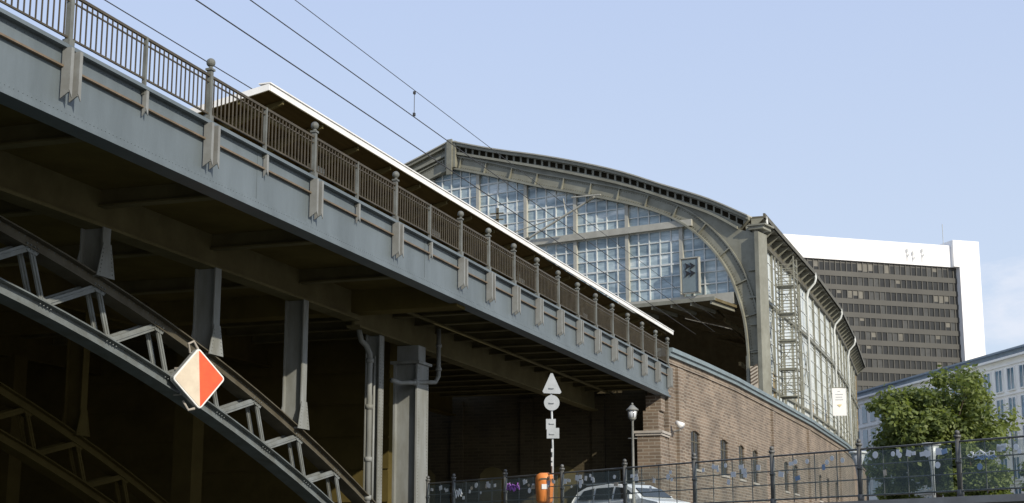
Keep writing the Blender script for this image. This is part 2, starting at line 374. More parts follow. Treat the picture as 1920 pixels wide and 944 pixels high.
while y<CY1:
    mb=MB();mb.prism([(CA-.05,y,14.13),(-24.3,y,13.49),(-27.9,y,14.15),(-27.9,y,14.0),(-24.3,y,13.0),(CA-.05,y,14.0)],(0,.1,0));cn.part('canopy_rafter',mb,'beam');y+=2.8
y=CY0+3
while y<CY1:
    mb=MB();mb.box(-24.45,-24.15,y-.12,y+.12,10.9,13.1);cn.part('canopy_post',mb,'beam');y+=11.2
for X in (-22.3,-23.3):
    z=14.13-(abs(X)-21.28)*.212;mb=MB();mb.box(X-.05,X+.05,CY0,CY1,z-.12,z);cn.part('canopy_purlin',mb,'beam')
for y in (46,57,68,79):
    mb=MB();mb.box(-22.9,-22.7,y,y+.9,13.3,13.5);mb.box(-22.85,-22.75,y+.3,y+.4,13.5,13.85);cn.part('canopy_light',mb,'halllite')
mb=MB();mb.box(-28.5,-20.5,38,109,10.15,11.0);single('station_platform',mb,'under','raised station platform on top of the railway bridge','platform',(-24,70,10.2))
# ------------------------------------------------------------------ station hall
G=lambda x:105.7-.234*x
eave=[(105,-18.15),(115,-18.0),(134.6,-17.7),(154.8,-17.9),(174.3,-18.8),(198,-20.3)]
dx=lambda y:interp(eave,y)-interp(eave,110)
hl=Thing('station_hall','arched steel and glass railway station train hall','train station',(-30,120,10.9))
outer=[(-44.5,34.74),(-40.35,33.43),(-36,32.25),(-32.1,31.04),(-28.8,29.85),(-25.84,28.55),(-22,26.9),(-18.9,25.2)]
band=[(-44.5,33.75),(-40.2,32.5),(-36,31.25),(-32.1,30.0),(-28.8,28.85),(-25.9,27.6),(-22,25.8),(-19.8,24.4)]
inner=[(-44.5,32.45),(-40.5,31.2),(-36.9,29.96),(-33.2,28.85),(-29.88,27.82),(-27,26.8),(-24.6,25.6),(-22.92,24.25),(-21.5,22.61),(-20.51,20.91),(-19.98,19.4),(-19.55,17.7),(-19.35,15.8),(-19.3,13.8),(-19.3,11)]
def mirror(P): return [(-89-x,z) for x,z in P[::-1]]
def GP(x,z,off=0):
    return (x-.228*off,G(x)-.974*off,z)
def strip(mb,A,B,o0,o1):
    for i in range(len(A)-1):
        q=[A[i],A[i+1],B[i+1],B[i]]
        mb.add([GP(x,z,o0) for x,z in q]+[GP(x,z,o1) for x,z in q],[(0,1,2,3),(7,6,5,4),(0,1,5,4),(1,2,6,5),(2,3,7,6),(3,0,4,7)])
def resample(P,n):
    L=[0]
    for a,b in zip(P,P[1:]): L.append(L[-1]+math.hypot(b[0]-a[0],b[1]-a[1]))
    out=[]
    for k in range(n+1):
        t=L[-1]*k/n
        for i in range(len(L)-1):
            if t<=L[i+1]+1e-9: break
        u=(t-L[i])/(L[i+1]-L[i]);out.append((P[i][0]+(P[i+1][0]-P[i][0])*u,P[i][1]+(P[i+1][1]-P[i][1])*u))
    return out
def smoothp(P,n):
    Q=[P[0]]+P+[P[-1]];R=[]
    for i in range(1,len(Q)-2):
        for k in range(6):
            t=k/6;p0,p1,p2,p3=Q[i-1],Q[i],Q[i+1],Q[i+2]
            R.append(tuple(.5*((2*p1[j])+(-p0[j]+p2[j])*t+(2*p0[j]-5*p1[j]+4*p2[j]-p3[j])*t*t+(-p0[j]+3*p1[j]-3*p2[j]+p3[j])*t**3) for j in(0,1)))
    R.append(P[-1]);return resample(R,n)
so=smoothp(outer,40);sb=smoothp(band,40);si=smoothp(inner,60)
def off_out(P,d):
    out=[]
    for i in range(len(P)):
        a=P[max(0,i-1)];b=P[min(len(P)-1,i+1)];tx,tz=b[0]-a[0],b[1]-a[1];L=math.hypot(tx,tz);nx,nz=-tz/L,tx/L
        if nx<-1e-6 or (nz<-.3): nx,nz=-nx,-nz
        out.append((P[i][0]+nx*d,P[i][1]+nz*d))
    return out
def gbox(mb,x0,x1,z0,z1,o0,o1): strip(mb,[(x0,z1),(x1,z1)],[(x0,z0),(x1,z0)],o0,o1)
for side in (0,1):
    mr=(lambda P:mirror(P)) if side else (lambda P:P)
    mb=MB()
    strip(mb,mr(so),mr(sb),-.5,.0)
    hi=[(x,z+.02) for x,z in so]
    strip(mb,mr(hi),mr([(x,z-.24) for x,z in so]),.0,.35)
    strip(mb,mr([(x,z+.0) for x,z in sb]),mr([(x,z+.2) for x,z in sb]),.0,.3)
    hl.part('roof_verge',mb,'hall')
    for k in range(0,40):
        a,b,c,d2=so[k],so[k+1],sb[k+1],sb[k]
        cx=(a[0]+b[0]+c[0]+d2[0])/4;cz=(a[1]+b[1]+c[1]+d2[1])/4;sl=(b[1]-a[1])/(b[0]-a[0])
        mb=MB();strip(mb,mr([(cx-.22,cz+.20-.2*sl),(cx+.22,cz+.20+.2*sl)]),mr([(cx-.22,cz-.20-.2*sl),(cx+.22,cz-.20+.2*sl)]),.0,.03)
        if side==0 or k>29: hl.part('roof_verge_opening',mb,'slot')
    mb=MB();strip(mb,mr([(x,z+.12) for x,z in so]),mr([(x,z+.02) for x,z in so]),-.6,.5);hl.part('roof_edge_trim',mb,'halllite')
    mb=MB()
    outl=sb+[(-18.2,23.9),(-18.2,11)]
    outr=resample(outl,80);inr=resample(si,80)
    strip(mb,mr(inr),mr(outr),-.45,-.02)
    hl.part('arch_web',mb,'hall')
    mb=MB()
    strip(mb,mr(si),mr(off_out(si,.14)),-.5,.32)
    e3=off_out(si,1.05);e4=off_out(si,1.15);strip(mb,mr(e3),mr(e4),-.02,.12)
    for k in range(1,60,4):
        a=si[k];b=e3[k];t=(b[0]-a[0],b[1]-a[1]);L=math.hypot(*t);nx,nz=-t[1]/L*.04,t[0]/L*.04
        strip(mb,mr([(a[0]-nx,a[1]-nz),(b[0]-nx,b[1]-nz)]),mr([(a[0]+nx,a[1]+nz),(b[0]+nx,b[1]+nz)]),-.02,.14)
    hl.part('arch_ribs',mb,'hall')
    mb=MB()
    for k in range(0,60):
        for d2 in (.28,.92):
            O=off_out(si,d2)
            for t in (0,.33,.67):
                a=O[k];b=O[k+1];xx=a[0]+(b[0]-a[0])*t;p=GP(-89-xx if side else xx,a[1]+(b[1]-a[1])*t,.0)
                mb.sph(p,.04,5,2)
    hl.part('arch_rivets',mb,'halldark',stuff=True)
mb=MB();gbox(mb,-45.0,-44.0,32.5,34.75,.0,.42);gbox(mb,-44.75,-44.25,31.9,34.9,.42,.55);hl.part('apex_plate',mb,'hall')
mb=MB();gbox(mb,-18.45,-18.15,11,24.0,-1.2,.4);gbox(mb,-19.4,-19.2,11,15,-.6,.3)
gbox(mb,-18.9,-17.8,24.2,24.45,-1.2,.32);gbox(mb,-19.0,-17.6,24.45,24.56,-1.3,.42)
for z in (13.2,15.2,17.2,19.2,21.2): gbox(mb,-19.1,-18.2,z,z+.1,-.02,.16)
hl.part('corner_pillar',mb,'hall')
mb=MB();gbox(mb,-19.05,-18.5,12.6,14.2,.36,.42);hp=hl.part('warning_panel',mb,'cream')
mb=MB()
for k in range(6):
    z=12.7+.25*k
    mb.add([GP(-19.05,z,.425),GP(-18.5,z+.3,.425),GP(-18.5,z+.42,.425),GP(-19.05,z+.12,.425)],[(0,1,2,3)])
hl.part('warning_stripes',mb,'rust',hp)
def zin(x):
    x=x if x>-44.5 else -89-x
    for a,b in zip(si,si[1:]):
        if a[0]<=x<=b[0]: return a[1]+(b[1]-a[1])*(x-a[0])/(b[0]-a[0]+1e-9)
    return 11
ml=[-42.1-4.43*4+4.43*k for k in range(0,10)]+[-19.6]
ml=[-68.5,-64.2]+ml
ml=sorted(set([round(v,2) for v in ml]))
for a,b in zip(ml,ml[1:]):
    for (z0,z1) in ((19.75,25.1),(25.45,40)):
        n=12;T=[];Bm=[]
        for k in range(n+1):
            x=a+.0+(b-a)*k/n;zt=min(z1,zin(x)+.1)
            T.append((x,max(z0,zt)));Bm.append((x,z0))
        if max(t[1] for t in T)-z0<.2: continue
        mb=MB();strip(mb,T,Bm,-.32,-.28);gw=hl.part('gable_window',mb,'glass')
        mb=MB();nb=5
        for k in range(1,nb):
            x=a+(b-a)*k/nb;zt=min(z1,zin(x))
            if zt-z0>.2: gbox(mb,x-.045,x+.045,z0,zt,-.28,-.20)
        hrow=.89;z=z0+hrow;q_=0
        while z<min(z1,33):
            xs=[a+(b-a)*k/24 for k in range(25) if zin(a+(b-a)*k/24)>z]
            hh=.07 if q_%3==2 else .04
            if len(xs)>1: gbox(mb,min(xs),max(xs),z-hh,z+hh,-.28,-.21)
            z+=hrow;q_+=1
        if mb.v: hl.part('glazing_bars',mb,'bar',gw)
for x in ml[1:-1]:
    zt=zin(x)
    if zt>19.8:
        mb=MB();gbox(mb,x-.14,x+.14,19.6,zt,-.3,-.02);hl.part('gable_mullion',mb,'halllite')
mb=MB();gbox(mb,-65.5,-23.4,25.1,25.6,-.3,.2);hl.part('gable_transom',mb,'halllite')
mb=MB();gbox(mb,-68.8,-20.2,18.9,19.75,-.4,.3);hl.part('gable_transom',mb,'halllite')
mb=MB();gbox(mb,-26.5,-20.0,18.55,18.75,.1,4.2);hl.part('entrance_soffit',mb,'soffit')
mb=MB();gbox(mb,-26.6,-19.9,18.53,18.8,4.2,4.3)
for k in range(5): gbox(mb,-26.3+k*1.5,-26.2+k*1.5,18.3,18.55,.1,4.19)
hl.part('soffit_edge_beam',mb,'hall')
# signal panel
mb=MB();gbox(mb,-24.2,-22.7,19.9,22.6,.3,.5);gbox(mb,-24.2,-24.13,19.9,22.6,.5,.62);gbox(mb,-22.77,-22.7,19.9,22.6,.5,.62);gbox(mb,-24.2,-22.7,22.53,22.6,.5,.62);sg=hl.part('signal_panel',mb,'halllite')
mb=MB();gbox(mb,-24.05,-22.85,20.0,22.45,.5,.54);hl.part('signal_backboard',mb,'coping',sg)
for z in (21.95,21.4):
    for x in (-23.8,-23.42):
        mb=MB();mb.prism([GP(x,z+.27,.56),GP(x+.42,z,.56),GP(x,z-.27,.56),GP(x+.1,z,.56)],tuple(Vector((-.228,-.974,0))*.05));hl.part('signal_chevron',mb,'black',sg)
# roof shell
def shell(P,y0off,y1,steps,mk,name,off=0):
    mb=MB();cols=len(P);vs=[]
    for j in range(steps+1):
        for (x,z) in P:
            yg=G(x);y=yg+y0off+(y1-yg-y0off)*j/steps
            vs.append((x+dx(y) if y>110 else x,y,z+off))
    fs=[(j*cols+i,j*cols+i+1,(j+1)*cols+i+1,(j+1)*cols+i) for j in range(steps) for i in range(cols-1)]
    mb.add(vs,fs);return hl.part(name,mb,mk)
full=mirror(so)[:-1]+so
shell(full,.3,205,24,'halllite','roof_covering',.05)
shell([(x,z-.5) for x,z in full],.45,204,24,'inner','roof_lining')
for j in range(9):
    yy=9+10*j
    P=mirror(si)[:-1]+si
    mb=MB()
    for a,b in zip(P,P[1:]):
        q=[]
        for (x,z) in (a,b):
            y=G(x)+yy;q.append((x+dx(y),y,z))
        mb.beam(q[0],q[1],.4,.9,(0,1,0))
    hl.part('interior_arch_rib',mb,'inner')
for z,x in ((15.5,-21.5),(19,-22.6),(23.0,-24.5),(26.5,-31)):
    mb=MB()
    for k in range(8): y=118+10*k;mb.beam((x+dx(y),y,z),(x+dx(y+10),y+10,z),.2,.3)
    hl.part('roof_purlin',mb,'inner')
P=[(x+dx(203),z-.6) for x,z in full];P=[P[0][:1]+(11,)]+P+[P[-1][:1]+(11,)]
mb=MB();mb.prism([(x-.3 if x>-44 else x+.3,203,z) for x,z in P],(0,.3,0));hl.part('rear_wall',mb,'inner')
mb=MB();mb.box(-70,-22,114,202,10.2,10.9);hl.part('hall_floor',mb,'stone')
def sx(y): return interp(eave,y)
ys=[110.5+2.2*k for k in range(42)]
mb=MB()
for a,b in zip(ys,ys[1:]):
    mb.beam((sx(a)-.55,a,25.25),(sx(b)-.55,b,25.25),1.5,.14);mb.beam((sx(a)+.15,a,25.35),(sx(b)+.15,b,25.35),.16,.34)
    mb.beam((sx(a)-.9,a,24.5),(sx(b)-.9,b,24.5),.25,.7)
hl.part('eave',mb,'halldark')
for y in ys:
    mb=MB();mb.prism([(sx(y)-.8,y-.06,25.15),(sx(y)+.1,y-.06,25.15),(sx(y)-.1,y-.06,24.95),(sx(y)-.8,y-.06,24.3)],(0,.12,0))
    hl.part('eave_bracket',mb,'hall')
for i,(a,b) in enumerate(zip(ys[::2],ys[2::2])):
    xa=sx(a)-1.0;xb=sx(b)-1.0
    mb=MB();mb.beam((xa-.06,a,18),(xb-.06,b,18),.05,12.6);w=hl.part('side_window',mb,'sideglass')
    mb=MB()
    for z in (12.6,14.4,15.7,17.0,18.3,19.4,20.7,22.0,23.3): mb.beam((xa-.01,a,z),(xb-.01,b,z),.07,.07)
    for k in range(1,5):
        t=k/5;mb.box(xa+(xb-xa)*t-.05,xa+(xb-xa)*t+.0,a+(b-a)*t-.035,a+(b-a)*t+.035,11.5,24.2)
    hl.part('glazing_bars',mb,'bar',w)
    mb=MB();mb.box(xa-.2,xa+.13,a-.13,a+.13,11,24.6);mb.box(xa-.2,xa+.3,a-.22,a+.22,11,12.2);hl.part('side_pier',mb,'hall')
    mb=MB();mb.beam((xa+.1,a,14.4),(xb+.1,b,19.9),.05,.07);mb.beam((xa+.1,a,19.9),(xb+.1,b,14.4),.05,.07)
    if i%4==1: hl.part('side_cross_brace',mb,'hall')
for off,z,w_,h_ in ((-.98,13.4,.3,.2),(-.98,20.0,.3,.18),(-1.0,11.7,.25,1.2),(-.6,14.4,.05,.05),(-.6,19.9,.05,.05)):
    mb=MB()
    for a,b in zip(ys,ys[1:]): mb.beam((sx(a)+off,a,z),(sx(b)+off,b,z),w_,h_)
    hl.part('side_rail',mb,'hall')
for y in (111.2,134.6,154.8,174.3):
    x=sx(y);mb=MB();mb.tube([(x+.15,y,25.4),(x+.22,y,24.9),(x+.1,y,24.5),(x-.45,y,23.9),(x-.6,y,23.3),(x-.6,y,11)],.10,10);hl.part('downpipe',mb,'bar',smooth=True)
# service ladder tower
lt=Thing('ladder_tower','grey steel lattice access ladder tower beside the station hall','ladder',(-17.3,116,11))
mb=MB();x0,x1,y0,y1=-18.05,-16.65,115.6,117.2
for x in(x0,x1):
    for y in(y0,y1): mb.box(x-.05,x+.05,y-.05,y+.05,11,23.2)
lt.part('frame',mb,'hall')
mb=MB();z=12.6
while z<23:
    for a,b in (((x0,y0),(x1,y0)),((x1,y0),(x1,y1)),((x0,y1),(x1,y1)),((x0,y0),(x0,y1))): mb.beam((*a,z),(*b,z),.06,.06)
    z+=.5
for k in range(5):
    z=12.6+2.1*k
    mb.beam((x0,y0,z),(x1,y0,z+2.1),.05,.05);mb.beam((x1,y0,z+2.1),(x1,y1,z),.05,.05);mb.box(x0,x1,y0,y1,z-.03,z+.03)
lt.part('rungs_and_platforms',mb,'hall')
# banner
bn=Thing('station_banner','white hanging banner with yellow arrow beside the station hall','banner',(-17.3,147.7,14))
mb=MB();mb.ob((-17.45,147.7,15.4),(.62,.1,0),(.003,.02,0),(0,0,1.3));bn.part('cloth',mb,'offwhite')
mb=MB();mb.add([(-17.65,147.6,15.15),(-17.22,147.7,15.15),(-17.42,147.65,14.9)],[(0,1,2)])
bn.part('arrow',mb,'yellow')
mb=MB()
for z,w in ((16.4,.12),(16.1,.35),(15.85,.3),(15.6,.36)): mb.ob((-17.45,147.66,z),(w,w*.16,0),(0,.003,0),(0,0,.025))
bn.part('print',mb,'galv')
mb=MB();mb.tube([(-18.6,147.7,16.75),(-16.8,147.72,16.75)],.04,8);bn.part('bracket',mb,'hall')
# ------------------------------------------------------------------ brick viaduct wall
cp=[(78.2,-18.0),(85,-17.5),(92.4,-17.1),(105.5,-16.85),(121,-16.6),(145.2,-16.8),(175,-18.2),(205,-21)]
wx=lambda y:interp(cp,y)
bw=Thing('brick_viaduct_wall','brown brick viaduct wall with blue grey coping below the station','brick wall',(-17.5,100,STREET))
wins=[83.2,89.4,93.9,98.2,109.5,113.5,126,131,137]
HWN=.85
cuts=sorted(set([78.4,85,92.4,105.5,121,145.2,160,175,190,205]+[w+s for w in wins for s in(-HWN,HWN)]))
mb=MB()
def seg(a,b,z0,z1,th=.5,out=0):
    mb.add([(wx(a)+out,a,z0),(wx(b)+out,b,z0),(wx(b)-th,b,z0),(wx(a)-th,a,z0),(wx(a)+out,a,z1),(wx(b)+out,b,z1),(wx(b)-th,b,z1),(wx(a)-th,a,z1)],[(0,1,2,3),(4,7,6,5),(0,4,5,1),(1,5,6,2),(2,6,7,3),(3,7,4,0)])
for a,b in zip(cuts,cuts[1:]):
    c=(a+b)/2
    if any(abs(c-w)<HWN-.01 for w in wins):
        seg(a,b,STREET,5.3);seg(a,b,7.35,10.85)
    else: seg(a,b,STREET,10.85)
mb.box(-19.1,-18.45,78.42,79.42,6.9,10.2)
mb.prism([(-19.1,78.4,8.7),(-18.0,78.4,8.7),(-18.0,78.4,10.85),(-19.1,78.4,10.85)],(0,.5,0))
for y in (80.2,104.5,119.7,140): mb.cur=0;a=y-.5;b=y+.5;seg(a,b,STREET,10.4,.1,.16)
bw.part('brickwork',mb,'brick')
mb=MB()
def cseg(a,b,z0,z1,o,i): mb.add([(wx(a)+o,a,z0),(wx(b)+o,b,z0),(wx(b)-i,b,z0),(wx(a)-i,a,z0),(wx(a)+o,a,z1),(wx(b)+o,b,z1),(wx(b)-i,b,z1),(wx(a)-i,a,z1)],[(0,1,2,3),(4,7,6,5),(0,4,5,1),(1,5,6,2),(2,6,7,3),(3,7,4,0)])
for a,b in zip(cuts,cuts[1:]): cseg(a,b,10.86,11.08,.16,.6);cseg(a,b,11.08,11.3,.28,.6)
bw.part('coping',mb,'coping')
mb=MB()
for a,b in zip(cuts,cuts[1:]): cseg(a,b,10.50,10.62,.08,0)
bw.part('brick_string_course',mb,'brick')
for w in wins:
    a=w-HWN;b=w+HWN
    mb=MB();mb.beam((wx(a)-.10,a,6.32),(wx(b)-.10,b,6.32),.04,2.08);g=bw.part('window',mb,'win_a')
    mb=MB();mb.beam((wx(a)-.07,a,6.75),(wx(b)-.07,b,6.75),.03,.06);mb.box(wx(w)-.09,wx(w)-.05,w-.035,w+.035,5.3,7.35);bw.part('window_frame',mb,'halldark',g)
    mb=MB();mb.beam((wx(a)-.05,a-.1,5.24),(wx(b)-.05,b+.1,5.24),.24,.12);bw.part('window_sill',mb,'stone',g)
    mb=MB()
    for k in range(9):
        t=-.88+.22*k;h0=7.22+.13*math.cos(t*1.7);mb.box(wx(w+t)-.09,wx(w+t)+.025,w+t-.10,w+t+.10,h0,h0+.42)
    bw.part('window_arch',mb,'brick',g)
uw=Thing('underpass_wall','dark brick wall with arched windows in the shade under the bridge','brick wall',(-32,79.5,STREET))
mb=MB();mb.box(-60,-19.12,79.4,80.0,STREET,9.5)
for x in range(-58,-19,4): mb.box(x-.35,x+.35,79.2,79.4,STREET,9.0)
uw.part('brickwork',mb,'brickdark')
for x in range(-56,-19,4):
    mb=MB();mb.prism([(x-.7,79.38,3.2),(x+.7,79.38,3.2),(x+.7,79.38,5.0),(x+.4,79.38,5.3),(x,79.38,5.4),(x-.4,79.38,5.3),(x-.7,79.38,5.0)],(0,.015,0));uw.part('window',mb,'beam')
pr=Thing('brick_pier','brick pier with pale stone cap below the end of the bridge','brick pier',(-18.9,76.8,STREET))
mb=MB();mb.box(-19.2,-18.0,76.5,78.3,STREET,6.6);pr.part('shaft',mb,'brick')
mb=MB();mb.box(-19.28,-17.92,76.42,78.35,6.6,6.72);mb.box(-19.34,-17.86,76.36,78.37,6.72,6.84);pr.part('cap',mb,'stone')
mb=MB();mb.box(-19.0,-18.2,77.0,78.2,6.84,7.9);mb.box(-18.9,-18.1,77.2,78.1,7.9,8.69);pr.part('bearing',mb,'brick')
cc=Thing('wall_floodlight','small white floodlight on a bracket on the brick wall','floodlight',(-17.7,78.9,7))
mb=MB();mb.tube([(-17.9,79.2,7.0),(-17.55,79.0,7.05),(-17.5,78.8,7.3)],.04,8);cc.part('bracket',mb,'bar')
mb=MB();mb.tube([(-17.65,78.6,7.42),(-17.3,78.5,7.2)],[.11,.2],12);cc.part('lamp_housing',mb,'white',smooth=True)
# ------------------------------------------------------------------ overhead wires
def wire(p,q,r,lab,sag=0):
    mb=MB();P=[]
    for k in range(25):
        t=k/24;v=Vector(p).lerp(Vector(q),t);v.z-=sag*4*t*(1-t);P.append(v)
    mb.tube(P,r,6);single('overhead_wire',mb,'cable',lab,'overhead wire',p,'overhead wires above the railway bridge')
L1='thin dark overhead railway wire above the bridge'
wire((-22.9,-10,16.6),(-22.9,109,16.6),.022,L1)
wire((-21.5,-10,16.7),(-21.5,109,16.7),.018,L1)
wire((-21.5,-10,17.75),(-21.5,109,17.75),.013,L1)
wire((-25.4,-10,16.55),(-25.4,109,16.55),.018,L1)
mb=MB();mb.tube([(-21.5,52,17.72),(-21.5,52,16.72)],.014,6);mb.box(-21.54,-21.46,51.95,52.05,16.74,16.86);mb.box(-21.54,-21.46,51.95,52.05,17.6,17.7)
single('wire_dropper',mb,'cable','short vertical dropper joining two overhead wires','wire dropper',(-21.5,52,16.7))
ct=Thing('catenary_arm','grey tubular catenary arm with insulators before the station gable','catenary arm',(-36,112,24))
mb=MB()
mb.tube([GP(-37,25.0,1.8),GP(-30.5,27.9,1.8)],.09,8);mb.tube([GP(-30.0,28.0,1.8),GP(-32.5,28.1,1.8)],.06,8);mb.tube([GP(-38,25.9,1.8),GP(-33.5,26.7,1.8)],.05,8);mb.tube([GP(-33,26.8,1.8),GP(-33.2,28.1,1.8)],.04,8)
ct.part('tube_arm',mb,'halllite')
for c in ((-36.8,25.1),(-31.2,27.6)):
    mb=MB()
    for k in range(5): mb.tube([GP(c[0]+k*.13,c[1]+k*.058,1.8),GP(c[0]+k*.13+.05,c[1]+k*.058+.02,1.8)],.13,10)
    ct.part('insulator',mb,'halldark')
mb=MB();mb.box(-39.9,-38.4,112.2,112.3,26.3,26.5);mb.box(-39.3,-39.1,112.2,112.3,26.3,27.9)
for z in (26.9,27.4): mb.box(-39.8,-38.7,112.2,112.3,z,z+.1)
ct.part('mounting_frame',mb,'halldark')
# ------------------------------------------------------------------ quay fence
fn=Thing('quay_fence','dark iron fence with glass panels covered in stickers on the quay','fence',(-5,qy(-5),STREET+.14))
d=Vector((.8185,-.5745,0));nrm=Vector((-.5745,-.8185,0))
def FP(x,z,o=0): return Vector((x,qy(x),z))+nrm*o
fx=[-18.5]+[-17.3+2.24*k for k in range(0,14)]
for i,x in enumerate(fx):
    mb=MB();big=.055
    mb.tube([FP(x,STREET+.1),FP(x,2.74)],big,10);mb.tube([FP(x,2.74),FP(x,2.80)],big+.02,10);mb.sph(FP(x,2.85),.055,10,6)
    mb.tube([FP(x,STREET+.1),FP(x,STREET+.3)],.075,10);mb.tube([FP(x,2.2),FP(x,2.26)],big+.015,10)
    fn.part('fence_post',mb,'fence',smooth=True)
random.seed(5);nst=0
for a,b in zip(fx,fx[1:]):
    mb=MB()
    for z,r in ((2.66,.022),(2.30,.014),(1.98,.014),(1.62,.02)): mb.tube([FP(a,z),FP(b,z)],r,6)
    k=4 if b-a>2 else 2
    for q in range(1,k): 
        x=a+(b-a)*q/k;mb.tube([FP(x,1.55),FP(x,2.66)],.013,6)
    fn.part('fence_rails',mb,'fence')
    mb=MB();mb.prism([FP(a+.1,1.62,.06),FP(b-.1,1.62,.06),FP(b-.1,2.60,.06),FP(a+.1,2.60,.06)],nrm*.012);g=fn.part('glass_panel',mb,'clear')
    ns=random.randint(10,15) if b-a>2 else 4
    if a>3: ns=0
    for k in range(ns):
        mb=MB()
        x=a+.2+(b-a-.4)*random.random();z=random.choice([random.uniform(2.40,2.52),random.uniform(2.05,2.5)]);w=random.uniform(.04,.09);h=random.uniform(.04,.075);mk=random.choice(['tagwhite']*12+['bluest','cream','cream'])
        if random.random()<.25:
            p=FP(x,z,.075);mb.tube([p,p+nrm*.003],w*.9,12)
        else:
            an=random.uniform(-.25,.25);ca,sa=math.cos(an),math.sin(an)
            mb.ob(FP(x,z,.077),d*(w*ca)+Vector((0,0,w*sa)),nrm*.002,Vector((0,0,h*ca))-d*(h*sa))
        fn.part('sticker',mb,mk,g)
def tag(x0,z0,sx_,sz_,mk,seed,n=26,r=.012):
    rnd=random.Random(seed);P=[]
    for k in range(n):
        t=k/(n-1);P.append(FP(x0+(t+.10*math.sin(k*1.9+seed))*sx_,z0+sz_*(.5*math.sin(k*1.25+seed)+.3*math.sin(k*2.3)),.085))
    Q=[]
    for i in range(len(P)-1):
        for k in range(3): Q.append(P[i].lerp(P[i+1],k/3))
    mb=MB();mb.tube(Q,r,5);fn.part('graffiti_tag',mb,mk)
tag(-14.9,2.36,.5,.16,'purple',1,26,.018);tag(-17.1,2.3,.28,.2,'tagwhite',2,18);tag(-1.35,2.36,.55,.10,'tagwhite',3);tag(-1.2,2.28,.4,.07,'bluest',4)
# ------------------------------------------------------------------ street furniture
sp=Thing('road_sign','galvanised backs of triangular and round road signs on a pole','road sign',(-13.3,42.9,STREET))
px,py=-13.3,42.9
vd=Vector((-.30,.953,0));sd=Vector((.953,.30,0))
c=Vector((px,py,0))
Z=lambda z:Vector((0,0,z))
mb=MB();mb.tube([c+Z(STREET),c+Vector((.02,0,3.4)),c+Vector((-.03,0,5.5))],.032,10);sp.part('pole',mb,'galv',smooth=True)
cc_=c-vd*.06
mb=MB();T=[cc_-sd*.27+Z(5.05),cc_-sd*.23+Z(5.0),cc_+sd*.24+Z(4.98),cc_+sd*.28+Z(5.03),cc_+sd*.03+Z(5.58),cc_-sd*.03+Z(5.58)];mb.prism(T,vd*.02);sp.part('triangular_sign',mb,'galv')
mb=MB();mb.tube([cc_+Z(4.72),cc_+Z(4.72)+vd*.02],.225,28);sp.part('round_sign',mb,'galv')
mb=MB();mb.ob(cc_+Z(4.10)-sd*.03,sd*.14,vd*.01,Z(.15));sp.part('supplementary_plate',mb,'galv')
mb=MB();mb.ob(cc_+Z(3.84)+sd*.03-vd*.0,sd*.18,vd*.012,Z(.15));sp.part('supplementary_plate',mb,'galv')
for z in (5.15,4.72,4.12,3.82): mb=MB();mb.ob(c+Z(z)-vd*.09,sd*.07,vd*.012,Z(.018));sp.part('clamp',mb,'galv')
for z in (2.9,3.05,3.3): mb=MB();mb.tube([c+Z(z),c+Z(z+.10)],.036,10);sp.part('sticker',mb,'white')
lb=Thing('litter_bin','orange plastic litter bin with white stickers on the sign pole','litter bin',(-13.5,42.9,1.75))
c=Vector((-13.5,42.8,0))
mb=MB();mb.tube([c+Z(1.85),c+Z(1.9),c+Z(2.45),c+Z(2.52),c+Z(2.64),c+Z(2.70)],[.20,.24,.27,.27,.24,.14],20);lb.part('bin_body',mb,'orange',smooth=True)
mb=MB();mb.ob(c+Z(2.52)-vd*.26,sd*.12,vd*.012,Z(.025));lb.part('opening',mb,'halldark')
mb=MB();mb.ob(c+Z(2.30)-vd*.262,sd*.08,vd*.006,Z(.07));lb.part('sticker',mb,'white')
lx,ly=-12.6,49.6
sl=Thing('street_lamp','slim grey street lamp with a lantern head near the brick wall','street lamp',(lx,ly,STREET))
c=Vector((lx,ly,0))
mb=MB();mb.tube([c+Z(STREET),c+Z(2.2),c+Z(2.25),c+Z(4.75),c+Z(4.8)],[.09,.075,.05,.038,.06],12);mb.tube([c+Z(4.2)-sd*.16,c+Z(4.2)+sd*.16],.014,6);sl.part('pole',mb,'lampmetal',smooth=True)
mb=MB();mb.tube([c+Z(4.86),c+Z(4.9),c+Z(5.12)],[.07,.12,.15],16);sl.part('lantern_glass',mb,'lens',smooth=True)
mb=MB();mb.tube([c+Z(5.12),c+Z(5.15),c+Z(5.24),c+Z(5.3)],[.21,.20,.10,.04],18);mb.sph(c+Z(5.33),.04)
for k in range(6):
    t=k*math.pi/3;o=Vector((math.cos(t),math.sin(t),0));mb.tube([c+o*.125+Z(4.86),c+o*.16+Z(5.13)],.012,5)
mb.tube([c+Z(4.78),c+Z(4.87)],[.06,.14],14)
sl.part('lamp_hood',mb,'lampmetal',smooth=True)
def flared(X,extra,H):
    yb=qy(X)+extra;t=Thing('flared_lamp','pale grey lamp post with a flared top behind the fence','street lamp',(X,yb,STREET),'flared lamp posts along the quay')
    c=Vector((X,yb,0));mb=MB();mb.tube([c+Z(STREET),c+Z(H-.6),c+Z(H-.3),c+Z(H-.05)],[.045,.04,.09,.18],16);t.part('pole',mb,'galv',smooth=True)
    mb=MB();mb.tube([c+Z(H-.05),c+Z(H-.02),c+Z(H)],[.21,.22,.21],20);t.part('lamp_disc',mb,'bar',smooth=True)
flared(-2.3,1.6,2.80);flared(-4.1,1.8,2.75)
